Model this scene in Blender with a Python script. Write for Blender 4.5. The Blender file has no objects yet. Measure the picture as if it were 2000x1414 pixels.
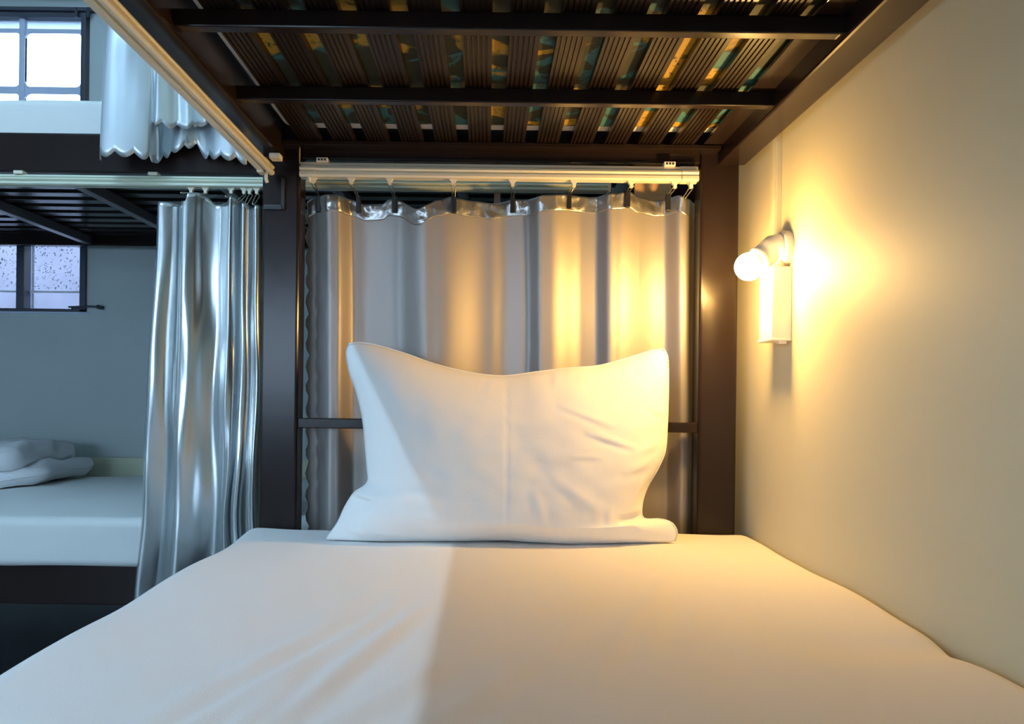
import bpy, bmesh, math, random
from mathutils import Vector, Matrix, noise
random.seed(7)
scene = bpy.context.scene
COL = scene.collection

# ------------------------------------------------------------------ camera
F = 1500.0            # focal length in pixels of the 2000 px wide frame
VX, VY = 952.0, 770.0 # where the bed's long axis vanishes
ROLL = 0.012
ZC = 0.71             # lens height above the floor
cam_d = bpy.data.cameras.new('camera'); cam = bpy.data.objects.new('camera', cam_d)
COL.objects.link(cam); scene.camera = cam
cam_d.sensor_width = 36.0; cam_d.lens = F/2000*36
cam_d.shift_x = (1000-VX)/2000; cam_d.shift_y = (VY-707)/2000
cam_d.clip_start = 0.02
cam.matrix_world = Matrix.Translation((0, 0, ZC)) @ Matrix.Rotation(math.pi/2, 4, 'X') @ Matrix.Rotation(ROLL, 4, 'Z')

# ------------------------------------------------------------------ world, exposure
scene.view_settings.view_transform = 'Standard'
scene.view_settings.look = 'None'
scene.view_settings.exposure = 0.0
scene.view_settings.gamma = 1.0
scene.view_settings.use_curve_mapping = False
w = bpy.data.worlds.new('overcast_sky'); scene.world = w; w.use_nodes = True
bg = w.node_tree.nodes['Background']
bg.inputs[0].default_value = (0.60, 0.80, 1.0, 1); bg.inputs[1].default_value = 12.0
BULB_STRENGTH = 490.0
TUBE_STRENGTH = 215.0

# ------------------------------------------------------------------ helpers
def uv(px, py):
    dx, dy = px-VX, py-VY
    return dx+ROLL*dy, dy-ROLL*dx
def P(px, py, Y):                       # the point at depth Y behind a pixel
    u, v = uv(px, py)
    return Vector((u/F*Y, Y, ZC - v/F*Y))
def X_(px, Y, py=770): return P(px, py, Y).x
def Z_(px, py, Y): return P(px, py, Y).z

MATS = {}
def mat(name, color, rough=0.5, metal=0.0, bump=0.0, bscale=80.0, var=0.0, vscale=6.0, spec=0.5, coat=0.0, aniso=0.0, stretch=None, sheen=0.0, color2=None):
    if name in MATS: return MATS[name]
    m = bpy.data.materials.new(name); m.use_nodes = True
    nt = m.node_tree; b = nt.nodes['Principled BSDF']
    b.inputs['Base Color'].default_value = (*color, 1)
    b.inputs['Roughness'].default_value = rough; b.inputs['Metallic'].default_value = metal
    b.inputs['Specular IOR Level'].default_value = spec
    b.inputs['Coat Weight'].default_value = coat; b.inputs['Coat Roughness'].default_value = 0.12
    b.inputs['Sheen Weight'].default_value = sheen
    b.inputs['Anisotropic'].default_value = aniso
    tc = nt.nodes.new('ShaderNodeTexCoord'); src = tc.outputs['Object']
    if stretch:
        mp = nt.nodes.new('ShaderNodeMapping'); mp.inputs['Scale'].default_value = stretch
        nt.links.new(src, mp.inputs[0]); src = mp.outputs[0]
    if var > 0 or color2:
        n = nt.nodes.new('ShaderNodeTexNoise'); n.inputs['Scale'].default_value = vscale; n.inputs['Detail'].default_value = 5
        nt.links.new(src, n.inputs['Vector'])
        mx = nt.nodes.new('ShaderNodeMix'); mx.data_type = 'RGBA'
        c2 = color2 or tuple(max(0, c*(1-var)) for c in color)
        mx.inputs[6].default_value = (*color, 1); mx.inputs[7].default_value = (*c2, 1)
        rp = nt.nodes.new('ShaderNodeMapRange'); rp.inputs[1].default_value = 0.35; rp.inputs[2].default_value = 0.68
        nt.links.new(n.outputs[0], rp.inputs[0]); nt.links.new(rp.outputs[0], mx.inputs[0])
        nt.links.new(mx.outputs[2], b.inputs['Base Color'])
    if bump > 0:
        n2 = nt.nodes.new('ShaderNodeTexNoise'); n2.inputs['Scale'].default_value = bscale; n2.inputs['Detail'].default_value = 4
        nt.links.new(src, n2.inputs['Vector'])
        bp = nt.nodes.new('ShaderNodeBump'); bp.inputs['Strength'].default_value = bump; bp.inputs['Distance'].default_value = 0.004
        nt.links.new(n2.outputs[0], bp.inputs['Height']); nt.links.new(bp.outputs[0], b.inputs['Normal'])
    MATS[name] = m; return m

def emis(name, color, strength):
    m = bpy.data.materials.new(name); m.use_nodes = True
    nt = m.node_tree; b = nt.nodes['Principled BSDF']
    b.inputs['Base Color'].default_value = (*color, 1)
    b.inputs['Emission Color'].default_value = (*color, 1); b.inputs['Emission Strength'].default_value = strength
    return m

PAINT = mat('dark_brown_gloss_paint', (0.018, 0.0112, 0.0100), 0.20, spec=0.28, bump=0.04, bscale=30)
SLAT = mat('brown_fluted_slat', (0.014, 0.0075, 0.005), 0.32, spec=0.32, bump=0.05, bscale=60, stretch=(6, 0.6, 6))
SHEET = mat('white_cotton_sheet', (0.80, 0.78, 0.76), 0.85, bump=0.10, bscale=420, spec=0.2)
PCASE = mat('white_pillow_cotton', (0.90, 0.88, 0.85), 0.75, bump=0.06, bscale=300, spec=0.25, sheen=0.1)
QUILTM = mat('white_quilt_cotton', (0.80, 0.80, 0.82), 0.85, bump=0.35, bscale=28, spec=0.2)
PALE = mat('pale_sheet', (0.78, 0.80, 0.78), 0.85, bump=0.06, bscale=200, spec=0.2)
SATIN_DULL = mat('grey_satin_reverse', (0.40, 0.37, 0.345), 0.50, metal=0.60, bump=0.05, bscale=500, aniso=0.3)
SATIN_HEM = mat('grey_satin_hem', (0.44, 0.43, 0.41), 0.30, metal=0.85, bump=0.45, bscale=70)
SATIN = mat('silver_satin', (0.62, 0.66, 0.67), 0.27, metal=0.92, bump=0.10, bscale=14, stretch=(1, 1, 0.35))
TRACKM = mat('ivory_track', (0.76, 0.72, 0.58), 0.28, bump=0.02, bscale=40)
IVORY = mat('ivory_plastic', (0.78, 0.73, 0.58), 0.38)
WIRE = mat('steel_wire', (0.62, 0.58, 0.50), 0.25, metal=1.0)
CLIPM = mat('black_plastic_clip', (0.010, 0.010, 0.011), 0.38)
WALLY = mat('cream_wall_paint', (0.66, 0.61, 0.43), 0.60, bump=0.025, bscale=420, var=0.05, vscale=3)
WALLB = mat('grey_green_wall_paint', (0.50, 0.57, 0.58), 0.75, bump=0.08, bscale=160, var=0.06, vscale=3)
FLOORM = mat('dark_floor_tile', (0.12, 0.13, 0.14), 0.4, var=0.25, vscale=5)
CEILM = mat('white_ceiling_paint', (0.75, 0.76, 0.76), 0.85)
LAMPW = mat('white_lamp_plastic', (0.80, 0.78, 0.72), 0.38, bump=0.02)
STEELD = mat('dark_window_steel', (0.045, 0.050, 0.075), 0.42, bump=0.1, bscale=60)
GRILLE = mat('pale_window_grille', (0.55, 0.62, 0.80), 0.5)

def put(name, me, m, parent=None, smooth=False):
    o = bpy.data.objects.new(name, me); COL.objects.link(o)
    if m: me.materials.append(m) if not me.materials else None
    if parent: o.parent = parent
    if smooth: me.shade_smooth()
    return o
def raw(name, verts, faces, m, parent=None, smooth=True):
    me = bpy.data.meshes.new(name); me.from_pydata([tuple(v) for v in verts], [], faces); me.update()
    return put(name, me, m, parent, smooth)
def from_bm(name, bm, m, parent=None, smooth=False):
    me = bpy.data.meshes.new(name); bm.normal_update(); bm.to_mesh(me); bm.free()
    return put(name, me, m, parent, smooth)
def bm_box(bm, lo, hi, bevel=0.0, seg=2):
    lo, hi = Vector(lo), Vector(hi)
    r = bmesh.ops.create_cube(bm, size=1.0); vs = r['verts']
    for v in vs: v.co = Vector(((lo[i]+hi[i])/2 + v.co[i]*(hi[i]-lo[i]) for i in range(3)))
    if bevel > 0:
        es = list({e for v in vs for e in v.link_edges})
        bmesh.ops.bevel(bm, geom=es, offset=bevel, segments=seg, affect='EDGES', profile=0.6)
def box(name, lo, hi, m, parent=None, bevel=0.003, seg=2):
    lo, hi = [min(a, b) for a, b in zip(lo, hi)], [max(a, b) for a, b in zip(lo, hi)]
    bm = bmesh.new(); bm_box(bm, lo, hi, bevel, seg)
    return from_bm(name, bm, m, parent)
def tube(name, pts, r, m, parent=None, n=8):
    bm = bmesh.new(); rings = []; pts = [Vector(p) for p in pts]
    for i, p in enumerate(pts):
        t = (pts[min(i+1, len(pts)-1)] - pts[max(i-1, 0)]).normalized()
        a = t.orthogonal().normalized() if i == 0 else (rings_a - t*rings_a.dot(t)).normalized()
        rings_a = a; b = t.cross(a)
        rr = r[i] if isinstance(r, (list, tuple)) else r
        rings.append([bm.verts.new(p + (a*math.cos(k*2*math.pi/n) + b*math.sin(k*2*math.pi/n))*rr) for k in range(n)])
    for A, B in zip(rings, rings[1:]):
        for k in range(n): bm.faces.new((A[k], A[(k+1) % n], B[(k+1) % n], B[k]))
    bm.faces.new(rings[0][::-1]); bm.faces.new(rings[-1])
    bmesh.ops.recalc_face_normals(bm, faces=bm.faces)
    return from_bm(name, bm, m, parent, smooth=True)
def prism(name, poly, axis, a, b, m, parent=None, smooth=False):
    """extrude a closed 2D outline along an axis ('X': poly=(y,z), 'Y': poly=(x,z), 'Z': poly=(x,y))"""
    f = {'X': lambda p, t: (t, p[0], p[1]), 'Y': lambda p, t: (p[0], t, p[1]), 'Z': lambda p, t: (p[0], p[1], t)}[axis]
    bm = bmesh.new()
    A = [bm.verts.new(f(p, a)) for p in poly]; B = [bm.verts.new(f(p, b)) for p in poly]
    n = len(poly)
    for k in range(n): bm.faces.new((A[k], A[(k+1) % n], B[(k+1) % n], B[k]))
    bm.faces.new(A[::-1]); bm.faces.new(B)
    bmesh.ops.recalc_face_normals(bm, faces=bm.faces)
    return from_bm(name, bm, m, parent, smooth)
def rounded_box(lo, hi, r, n, disp=None):
    """soft slab: subdivided box whose edges are rounded by radius r; disp(v) moves each vertex"""
    lo, hi = Vector(lo), Vector(hi); r = Vector(r) if hasattr(r, '__len__') else Vector((r, r, r))
    bm = bmesh.new()
    def axis(i):
        L = hi[i]-lo[i]; k = n[i]
        e = [lo[i]+r[i]*t for t in (0, .2, .4, .6, .8)]
        m_ = [lo[i]+r[i]+(L-2*r[i])*j/k for j in range(k+1)]
        return e + m_ + [hi[i]-r[i]*t for t in (.8, .6, .4, .2, 0)]
    ax = [axis(i) for i in range(3)]
    def rnd(p):
        q = Vector((min(max(p[i], lo[i]+r[i]), hi[i]-r[i]) for i in range(3)))
        d = Vector(((p[i]-q[i])/r[i] for i in range(3)))
        if d.length > 1e-9:
            d.normalize(); return Vector((q[i]+d[i]*r[i] for i in range(3)))
        return Vector(p)
    for d in range(3):
        a, b = [i for i in range(3) if i != d]
        for side in (lo[d], hi[d]):
            g = []
            for x in ax[a]:
                row = []
                for y in ax[b]:
                    p = [0, 0, 0]; p[d] = side; p[a] = x; p[b] = y
                    row.append(bm.verts.new(rnd(p)))
                g.append(row)
            for i in range(len(g)-1):
                for j in range(len(g[0])-1):
                    bm.faces.new((g[i][j], g[i+1][j], g[i+1][j+1], g[i][j+1]))
    bmesh.ops.remove_doubles(bm, verts=bm.verts, dist=1e-5)
    bmesh.ops.recalc_face_normals(bm, faces=bm.faces)
    if disp:
        for v in bm.verts: v.co = disp(v.co.copy())
    return bm
def empty(name, loc=(0, 0, 0)):
    o = bpy.data.objects.new(name, None); COL.objects.link(o); o.location = loc; o.empty_display_size = 0.05
    return o
def adopt(parent):
    """keep children where they were built although the parent has a location"""
    bpy.context.view_layer.update()
    inv = parent.matrix_world.inverted()
    for c in parent.children: c.matrix_parent_inverse = inv
def tag(o, label, cat, group=None):
    o['label'] = label; o['category'] = cat
    if group: o['group'] = group
    return o
def struct(o): o['kind'] = 'structure'; return o
def lerp(a, b, t): return a+(b-a)*t
def interp(kn, x):
    """smooth interpolation through (x, y) knots"""
    if x <= kn[0][0]: return kn[0][1]
    if x >= kn[-1][0]: return kn[-1][1]
    for i in range(len(kn)-1):
        if kn[i][0] <= x <= kn[i+1][0]:
            t = (x-kn[i][0])/(kn[i+1][0]-kn[i][0]); t = t*t*(3-2*t)
            return lerp(kn[i][1], kn[i+1][1], t)
def catmull(pts, n):
    """n samples of a smooth curve through points (tuples)"""
    pts = [Vector(p) for p in pts]; P_ = [pts[0]*2-pts[1]] + pts + [pts[-1]*2-pts[-2]]
    out = []; m = len(pts)-1
    for k in range(n):
        s = k/(n-1)*m; i = min(int(s), m-1); t = s-i
        a, b, c, d = P_[i:i+4]
        out.append(0.5*((2*b)+(c-a)*t+(2*a-5*b+4*c-d)*t*t+(3*b-a-3*c+d)*t**3))
    return out
def arclen_samples(pts, n):
    fine = catmull(pts, 400); L = [0]
    for a, b in zip(fine, fine[1:]): L.append(L[-1]+(b-a).length)
    out = []; j = 0
    for k in range(n):
        s = L[-1]*k/(n-1)
        while j < len(L)-2 and L[j+1] < s: j += 1
        t = (s-L[j])/max(1e-9, L[j+1]-L[j]); out.append(fine[j].lerp(fine[j+1], min(1, max(0, t))))
    return out
def grid_faces(nu, nv, off=0):
    return [(off+i*nv+j, off+(i+1)*nv+j, off+(i+1)*nv+j+1, off+i*nv+j+1) for i in range(nu-1) for j in range(nv-1)]
def thicken(o, t, offset=0):
    md = o.modifiers.new('cloth_thickness', 'SOLIDIFY'); md.thickness = t; md.offset = offset
    return o
ORD = ['first', 'second', 'third', 'fourth', 'fifth', 'sixth', 'seventh', 'eighth', 'ninth']

# ------------------------------------------------------------------ the room shell
W = 0.515                                # the cream wall beside the bed
YB = 2.56                                # the back wall with the windows
XL, YF, ZT = -3.2, -2.2, 2.75
def PW(px, py):                          # point on the cream wall behind a pixel
    u, v = uv(px, py); Y = W*F/u
    return Vector((W, Y, ZC - v/F*Y))
struct(box('floor', (XL-0.1, YF-0.1, -0.1), (1.6, YB+0.12, 0), FLOORM, bevel=0))
struct(box('ceiling', (XL-0.1, YF-0.1, ZT), (1.6, YB+0.12, ZT+0.1), CEILM, bevel=0))
struct(box('wall_right', (W, YF-0.1, 0), (W+0.1, YB, ZT), WALLY, bevel=0))
bm = bmesh.new()
SY0, SY1, SZ0, SZ1 = -2.0, -0.9, 1.25, 2.25
VX0, VX1, VZ0, VZ1 = -2.6, -0.75, 0.60, 1.40
bm_box(bm, (XL-0.1, YF-0.1, 0), (XL, SY0, ZT)); bm_box(bm, (XL-0.1, SY1, 0), (XL, YB, ZT))
bm_box(bm, (XL-0.1, SY0, 0), (XL, SY1, SZ0)); bm_box(bm, (XL-0.1, SY0, SZ1), (XL, SY1, ZT))
struct(from_bm('wall_left', bm, WALLB))
bm = bmesh.new()
bm_box(bm, (XL, YF-0.1, 0), (VX0, YF, ZT)); bm_box(bm, (VX1, YF-0.1, 0), (W, YF, ZT)); bm_box(bm, (VX0, YF-0.1, 0), (VX1, YF, VZ0)); bm_box(bm, (VX0, YF-0.1, VZ1), (VX1, YF, ZT))
struct(from_bm('wall_front', bm, WALLB))
# back wall with two window openings
WX0, WX1 = -2.30, X_(170, YB, 540)
LZ0, LZ1 = Z_(100, 609, YB), Z_(100, 463, YB)
UZ0, UZ1 = LZ1+0.33, Z_(100, 27, YB)
bm = bmesh.new()
T = 0.12
bm_box(bm, (XL, YB, 0), (WX0, YB+T, ZT)); bm_box(bm, (WX1, YB, 0), (W, YB+T, ZT))
for z0, z1 in ((0, LZ0), (LZ1, UZ0), (UZ1, ZT)): bm_box(bm, (WX0, YB, z0), (WX1, YB+T, z1))
struct(from_bm('wall_back', bm, WALLB))

# glass with rain on it
GLASS = bpy.data.materials.new('rain_wet_glass'); GLASS.use_nodes = True
nt = GLASS.node_tree; nt.nodes.remove(nt.nodes['Principled BSDF'])
tr = nt.nodes.new('ShaderNodeBsdfTransparent'); tr.inputs[0].default_value = (0.92, 0.94, 0.97, 1)
gl = nt.nodes.new('ShaderNodeBsdfGlossy'); gl.inputs['Roughness'].default_value = 0.08
fr = nt.nodes.new('ShaderNodeFresnel'); fr.inputs[0].default_value = 1.3
mx = nt.nodes.new('ShaderNodeMixShader')
nt.links.new(fr.outputs[0], mx.inputs[0]); nt.links.new(tr.outputs[0], mx.inputs[1]); nt.links.new(gl.outputs[0], mx.inputs[2])
nt.links.new(mx.outputs[0], nt.nodes['Material Output'].inputs[0])
DROP = mat('rain_drop_glint', (0.85, 0.87, 0.95), 0.05, spec=0.8)  # whitish base colour imitates light glints on the drops
DROP.node_tree.nodes['Principled BSDF'].inputs['Transmission Weight'].default_value = 0.45

def rrect(x0, x1, z0, z1, r, n=5):
    pts = []
    for cx, cz, a0 in ((x1-r, z1-r, 0), (x0+r, z1-r, 90), (x0+r, z0+r, 180), (x1-r, z0+r, 270)):
        for k in range(n+1):
            a = math.radians(a0+90*k/n); pts.append((cx+r*math.cos(a), cz+r*math.sin(a)))
    return pts
def plate_with_hole(name, outer, inner, y0, y1, m, parent):
    """flat grille cell: rectangular outside, rounded opening"""
    n = len(inner); vs = []; fs = []
    cx = (outer[0]+outer[1])/2; cz = (outer[2]+outer[3])/2
    def onrect(p):
        dx, dz = p[0]-cx, p[1]-cz
        s = min((outer[1]-cx)/abs(dx) if abs(dx) > 1e-9 else 1e9, (outer[3]-cz)/abs(dz) if abs(dz) > 1e-9 else 1e9)
        return (cx+dx*s, cz+dz*s)
    # corner-true outside outline
    out = [onrect(p) for p in inner]
    for q, k in (((outer[1], outer[3]), 0), ((outer[0], outer[3]), 1), ((outer[0], outer[2]), 2), ((outer[1], outer[2]), 3)):
        i = min(range(n), key=lambda j: (out[j][0]-q[0])**2+(out[j][1]-q[1])**2); out[i] = q
    for y in (y0, y1):
        for p in inner: vs.append((p[0], y, p[1]))
        for p in out: vs.append((p[0], y, p[1]))
    for k in range(n):
        j = (k+1) % n
        fs += [(k, j, n+j, n+k), (2*n+k, 3*n+k, 3*n+j, 2*n+j), (k, 2*n+k, 2*n+j, j), (n+k, n+j, 3*n+j, 3*n+k)]
    return raw(name, vs, fs, m, parent, smooth=False)

# lower window: dark steel frame, mullions, wet panes, stay
win1 = struct(empty('window_1', ((WX0+WX1)/2, YB, LZ0)))
fw = 0.019
box('frame_rail', (WX0, YB-0.012, LZ1-0.014), (WX1, YB+0.05, LZ1), STEELD, win1, 0.002)
box('frame_rail', (WX0, YB-0.012, LZ0), (WX1, YB+0.05, LZ0+0.010), STEELD, win1, 0.002)
box('frame_stile', (WX1-fw, YB-0.012, LZ0), (WX1, YB+0.05, LZ1), STEELD, win1, 0.002)
box('frame_stile', (WX0, YB-0.012, LZ0), (WX0+fw, YB+0.05, LZ1), STEELD, win1, 0.002)
mull = [X_(42.5, YB, 540) - 0.2095*k for k in range(4)]
edges = [WX1] + mull + [WX0]
for mxx in mull:
    box('mullion', (mxx-0.013, YB-0.010, LZ0), (mxx+0.013, YB+0.05, LZ1), STEELD, win1, 0.002)
SASH = mat('white_sash_bar', (0.75, 0.77, 0.85), 0.5)
zs = Z_(100, 571, YB+0.04)
for k in range(len(edges)-1):
    b_, a_ = edges[k]-0.014, edges[k+1]+0.014
    if b_-a_ < 0.03: continue
    pane = box('pane', (a_, YB+0.028, LZ0+0.008), (b_, YB+0.032, LZ1-0.010), GLASS, win1, 0)
    box('sash_bar', (a_, YB+0.020, zs-0.0035), (b_, YB+0.040, zs+0.0025), SASH, win1, 0.001)
    if k < 2:
        bm = bmesh.new()
        for q in range(260):
            x = random.uniform(a_+0.006, b_-0.006); z = random.uniform(zs+0.008, LZ1-0.02)
            r = random.choice((0.0011, 0.0014, 0.0018, 0.0024, 0.003))
            bmesh.ops.create_icosphere(bm, subdivisions=1, radius=r, matrix=Matrix.Translation((x, YB+0.0275, z)) @ Matrix.Diagonal((1, 0.5, random.uniform(0.8, 1.5), 1)))
        d = from_bm('rain_drops', bm, DROP, pane, True); d['kind'] = 'stuff'
stay_z = Z_(180, 601, YB)
tube('window_stay', [(X_(140, YB, 600), YB-0.018, stay_z), (X_(175, YB, 600), YB-0.022, stay_z+0.002), (X_(203, YB, 600), YB-0.018, stay_z+0.001)], 0.0035, STEELD, win1)
tube('stay_knob', [(X_(200, YB, 601), YB-0.002, stay_z), (X_(200, YB, 601), YB-0.030, stay_z)], 0.007, STEELD, win1, 10)
box('stay_plate', (X_(143, YB, 600), YB-0.014, stay_z-0.007), (X_(166, YB, 600), YB-0.008, stay_z+0.005), STEELD, win1, 0.002)
box('window_sill', (WX0-0.02, YB-0.006, LZ0-0.006), (WX1+0.01, YB+0.05, LZ0), GRILLE, win1, 0.001)
adopt(win1)
# upper window: pale grille with rounded openings in a dark steel frame
win2 = struct(empty('window_2', ((WX0+WX1)/2, YB, UZ0)))
UX1 = X_(171, YB, 110)
box('frame_stile', (UX1-0.016, YB-0.014, UZ0), (UX1, YB+0.05, UZ1), STEELD, win2, 0.002)
box('frame_stile', (WX0, YB-0.012, UZ0), (WX0+fw, YB+0.05, UZ1), STEELD, win2, 0.002)
box('frame_rail', (WX0, YB-0.012, UZ1-0.016), (UX1, YB+0.05, UZ1), STEELD, win2, 0.002)
box('frame_rail', (WX0, YB-0.012, UZ0), (UX1, YB+0.05, UZ0+0.02), STEELD, win2, 0.002)
box('top_channel', (WX0, YB-0.020, UZ1+0.002), (X_(215, YB, 30), YB, UZ1+0.014), STEELD, win2, 0.002)
for hx in (155, 178): tube('hinge_pin', [(X_(hx, YB, 30), YB-0.018, UZ1+0.012), (X_(hx, YB, 30), YB-0.018, UZ1-0.018)], 0.006, STEELD, win2)
zc1 = Z_(100, 62, YB); zc0 = Z_(100, 173, YB); cellw = 0.205
xr = UX1-0.016
for k in range(5):
    a_, b_ = xr-cellw*(k+1), xr-cellw*k
    if a_ < WX0: a_ = WX0+0.01
    z_hi, z_lo = UZ1-0.016, zc0-0.006
    plate_with_hole('grille_panel', (a_, b_, z_lo, zc1+0.012), rrect(a_+0.010, b_-0.008, zc0+0.008, zc1, 0.018), YB+0.006, YB+0.014, GRILLE, win2)
    plate_with_hole('grille_panel', (a_, b_, UZ0+0.01, z_lo), rrect(a_+0.010, b_-0.008, UZ0+0.03, z_lo-0.008, 0.018), YB+0.006, YB+0.014, GRILLE, win2)
    box('mullion', (a_-0.010, YB+0.002, UZ0), (a_+0.010, YB+0.018, UZ1-0.01), GRILLE, win2, 0.003)
    box('pane', (a_, YB+0.030, UZ0+0.01), (b_, YB+0.034, UZ1-0.01), GLASS, win2, 0)
FROST = mat('frosted_header_glass', (0.62, 0.70, 0.80), 0.6)
FROST.node_tree.nodes['Principled BSDF'].inputs['Transmission Weight'].default_value = 0.8
box('header_panel', (WX0+fw, YB+0.016, zc1+0.012), (xr, YB+0.022, UZ1-0.014), FROST, win2, 0)
adopt(win2)
# side and rear windows, both unseen, added to let in cool fill light
wn = struct(empty('fill_window_side', (XL, (SY0+SY1)/2, SZ0)))
for y in (SY0, (SY0+SY1)/2-0.015, SY1-0.03): box('mullion', (XL-0.06, y, SZ0), (XL+0.01, y+0.03, SZ1), STEELD, wn, 0.002)
for z in (SZ0, SZ1-0.03): box('frame_rail', (XL-0.06, SY0, z), (XL+0.01, SY1, z+0.03), STEELD, wn, 0.002)
for y0, y1 in ((SY0+0.03, (SY0+SY1)/2-0.015), ((SY0+SY1)/2+0.015, SY1-0.03)): box('pane', (XL-0.034, y0, SZ0+0.03), (XL-0.030, y1, SZ1-0.03), GLASS, wn, 0)
adopt(wn)
wn = struct(empty('fill_window_rear', ((VX0+VX1)/2, YF, VZ0)))  # added behind the camera to light the back wall and pillow
nx_ = 4; cw = (VX1-VX0-0.03)/nx_
for k in range(nx_+1): box('mullion', (VX0+cw*k, YF-0.06, VZ0), (VX0+cw*k+0.03, YF+0.01, VZ1), STEELD, wn, 0.002)
for z in (VZ0, VZ1-0.03): box('frame_rail', (VX0, YF-0.06, z), (VX1, YF+0.01, z+0.03), STEELD, wn, 0.002)
for k in range(nx_): box('pane', (VX0+cw*k+0.03, YF-0.034, VZ0+0.03), (VX0+cw*(k+1), YF-0.030, VZ1-0.03), GLASS, wn, 0)
adopt(wn)
# outside: wall of the neighbouring house with a ledge
OUTM = mat('pale_outside_wall', (0.14, 0.13, 0.17), 0.9, var=0.25, vscale=4)
nb = empty('neighbour_wall', (-2.5, 4.2, 0))
box('wall_face', (-7, 4.2, -0.5), (1.5, 4.4, 1.75), OUTM, nb, 0.01)
box('ledge', (-7, 3.75, 0.95), (1.5, 4.2, 1.07), mat('pale_ledge', (0.2, 0.2, 0.23), 0.8), nb, 0.01)
adopt(nb); tag(nb, 'pale lavender wall with a ledge outside the rain-wet window', 'wall')

# pale trim along the far wall behind the other bed
struct(box('trim_1', (XL, YB-0.022, ZC-0.36), (W-0.2, YB, Z_(240, 893, YB)), mat('pale_green_trim', (0.62, 0.66, 0.50), 0.6), bevel=0.004))

# ceiling tube light over the aisle (out of frame; it throws the cool light with the straight shadow edge)
TX, TZ = -1.28, ZC+1.92
tl = empty('ceiling_light', (TX, 0.15, ZT))
box('housing', (TX-0.05, -0.50, TZ+0.03), (TX+0.05, 0.80, ZT), LAMPW, tl, 0.005)
tube('tube', [(TX, -0.45, TZ), (TX, 0.75, TZ)], 0.016, emis('cool_tube_glow', (0.44, 0.72, 1.0), TUBE_STRENGTH), tl, 12)
for yy in (-0.46, 0.76): box('tube_socket', (TX-0.02, yy-0.012, TZ-0.02), (TX+0.02, yy+0.012, TZ+0.031), LAMPW, tl, 0.003)
adopt(tl); tag(tl, 'cool white fluorescent tube light on the ceiling over the aisle', 'ceiling light')

# ------------------------------------------------------------------ the bunk bed we look along
Y0 = 1.50                                # front faces of the head posts
bunk = empty('bunk_bed', (0.02, 0.5, 0))
PX = [(X_(508, Y0, 700), X_(582, Y0, 700)), (X_(1365, Y0, 700), X_(1440, Y0, 700))]
for a_, b_ in PX:
    box('post', (a_, Y0, 0), (b_, Y0+0.05, 1.72), PAINT, bunk, 0.006, 3)
    box('post', (a_, -0.55, 0), (b_, -0.50, 1.72), PAINT, bunk, 0.006, 3)
RZ0, RZ1 = ZC+0.452, ZC+0.512
for a_, b_ in ((PX[0][0]+0.004, PX[0][1]-0.030), (PX[1][0]+0.032, PX[1][1]+0.010)):
    box('upper_side_rail', (a_, -0.50, RZ0), (b_, Y0, RZ1+0.03), PAINT, bunk, 0.004)
    box('lower_side_rail', (a_, -0.50, 0.24), (b_, Y0, 0.33), PAINT, bunk, 0.004)
ERT, ERB = Z_(980, 262, Y0+0.005), Z_(980, 316, Y0+0.005)
for y0 in (Y0+0.005, -0.545):
    box('upper_end_rail', (PX[0][1], y0, ERB), (PX[1][0], y0+0.04, ERT+0.02), PAINT, bunk, 0.004)
    box('lower_end_rail', (PX[0][1], y0, 0.24), (PX[1][0], y0+0.04, 0.33), PAINT, bunk, 0.004)
    box('crossbar', (PX[0][1], y0-0.002, Z_(970, 841, Y0)), (PX[1][0], y0+0.022, Z_(970, 821, Y0)), PAINT, bunk, 0.002)
    box('guard_rail', (PX[0][1], y0, 1.62), (PX[1][0], y0+0.03, 1.66), PAINT, bunk, 0.004)
box('ledge_and_filler', (PX[0][1]-0.03, Y0-0.030, ZC+0.474), (PX[1][0]+0.03, Y0+0.004, ZC+0.482), PAINT, bunk, 0.001)
for k in range(5):                       # cross bearers under the slats
    yb = 1.210-0.2415*k
    box('bearer', (PX[0][1]-0.032, yb, ZC+0.460), (PX[1][0]+0.034, yb+0.018, ZC+0.4825), PAINT, bunk, 0.002)
# fluted slats, one mesh shared
sw, st = 0.0415, 0.011
prof = [(-sw/2, ZC+0.4830+st), (-sw/2, ZC+0.4830)]
nr = 5
for k in range(nr):
    x0 = -sw/2+0.003+(sw-0.006)*k/nr; x1 = -sw/2+0.003+(sw-0.006)*(k+1)/nr; g = (x1-x0)
    prof += [(x0, ZC+0.4830), (x0+0.12*g, ZC+0.4852), (x0+0.34*g, ZC+0.4852), (x0+0.46*g, ZC+0.4830)]
prof += [(sw/2, ZC+0.4830), (sw/2, ZC+0.4830+st)]
first = None
for k in range(-5, 7):
    x = -0.0200+0.0648*k
    if first is None:
        first = prism('slat', prof, 'Y', -0.5, Y0-0.004, SLAT, bunk); o = first
    else:
        o = first.copy(); COL.objects.link(o)
    o.location.x = x
# dark bracket plate on the post beside the side track
box('bracket_plate', (X_(549, Y0-0.006, 390), Y0-0.006, Z_(549, 410, Y0)), (X_(556, Y0-0.006, 390), Y0+0.001, Z_(556, 348, Y0)), CLIPM, bunk, 0.001)
box('bracket_plate', (X_(515, Y0-0.006, 400), Y0-0.008, Z_(549, 411, Y0)), (X_(551, Y0-0.006, 400), Y0+0.001, Z_(549, 402, Y0)), CLIPM, bunk, 0.001)
PATCHM = mat('pale_patch_mat', (0.70, 0.66, 0.64), 0.5)
box('pale_patch', (X_(1132, Y0, 280), Y0+0.0035, Z_(1145, 294, Y0)), (X_(1157, Y0, 280), Y0+0.0055, Z_(1145, 271, Y0)), PATCHM, bunk, 0)  # small pale patch on the end rail
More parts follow.
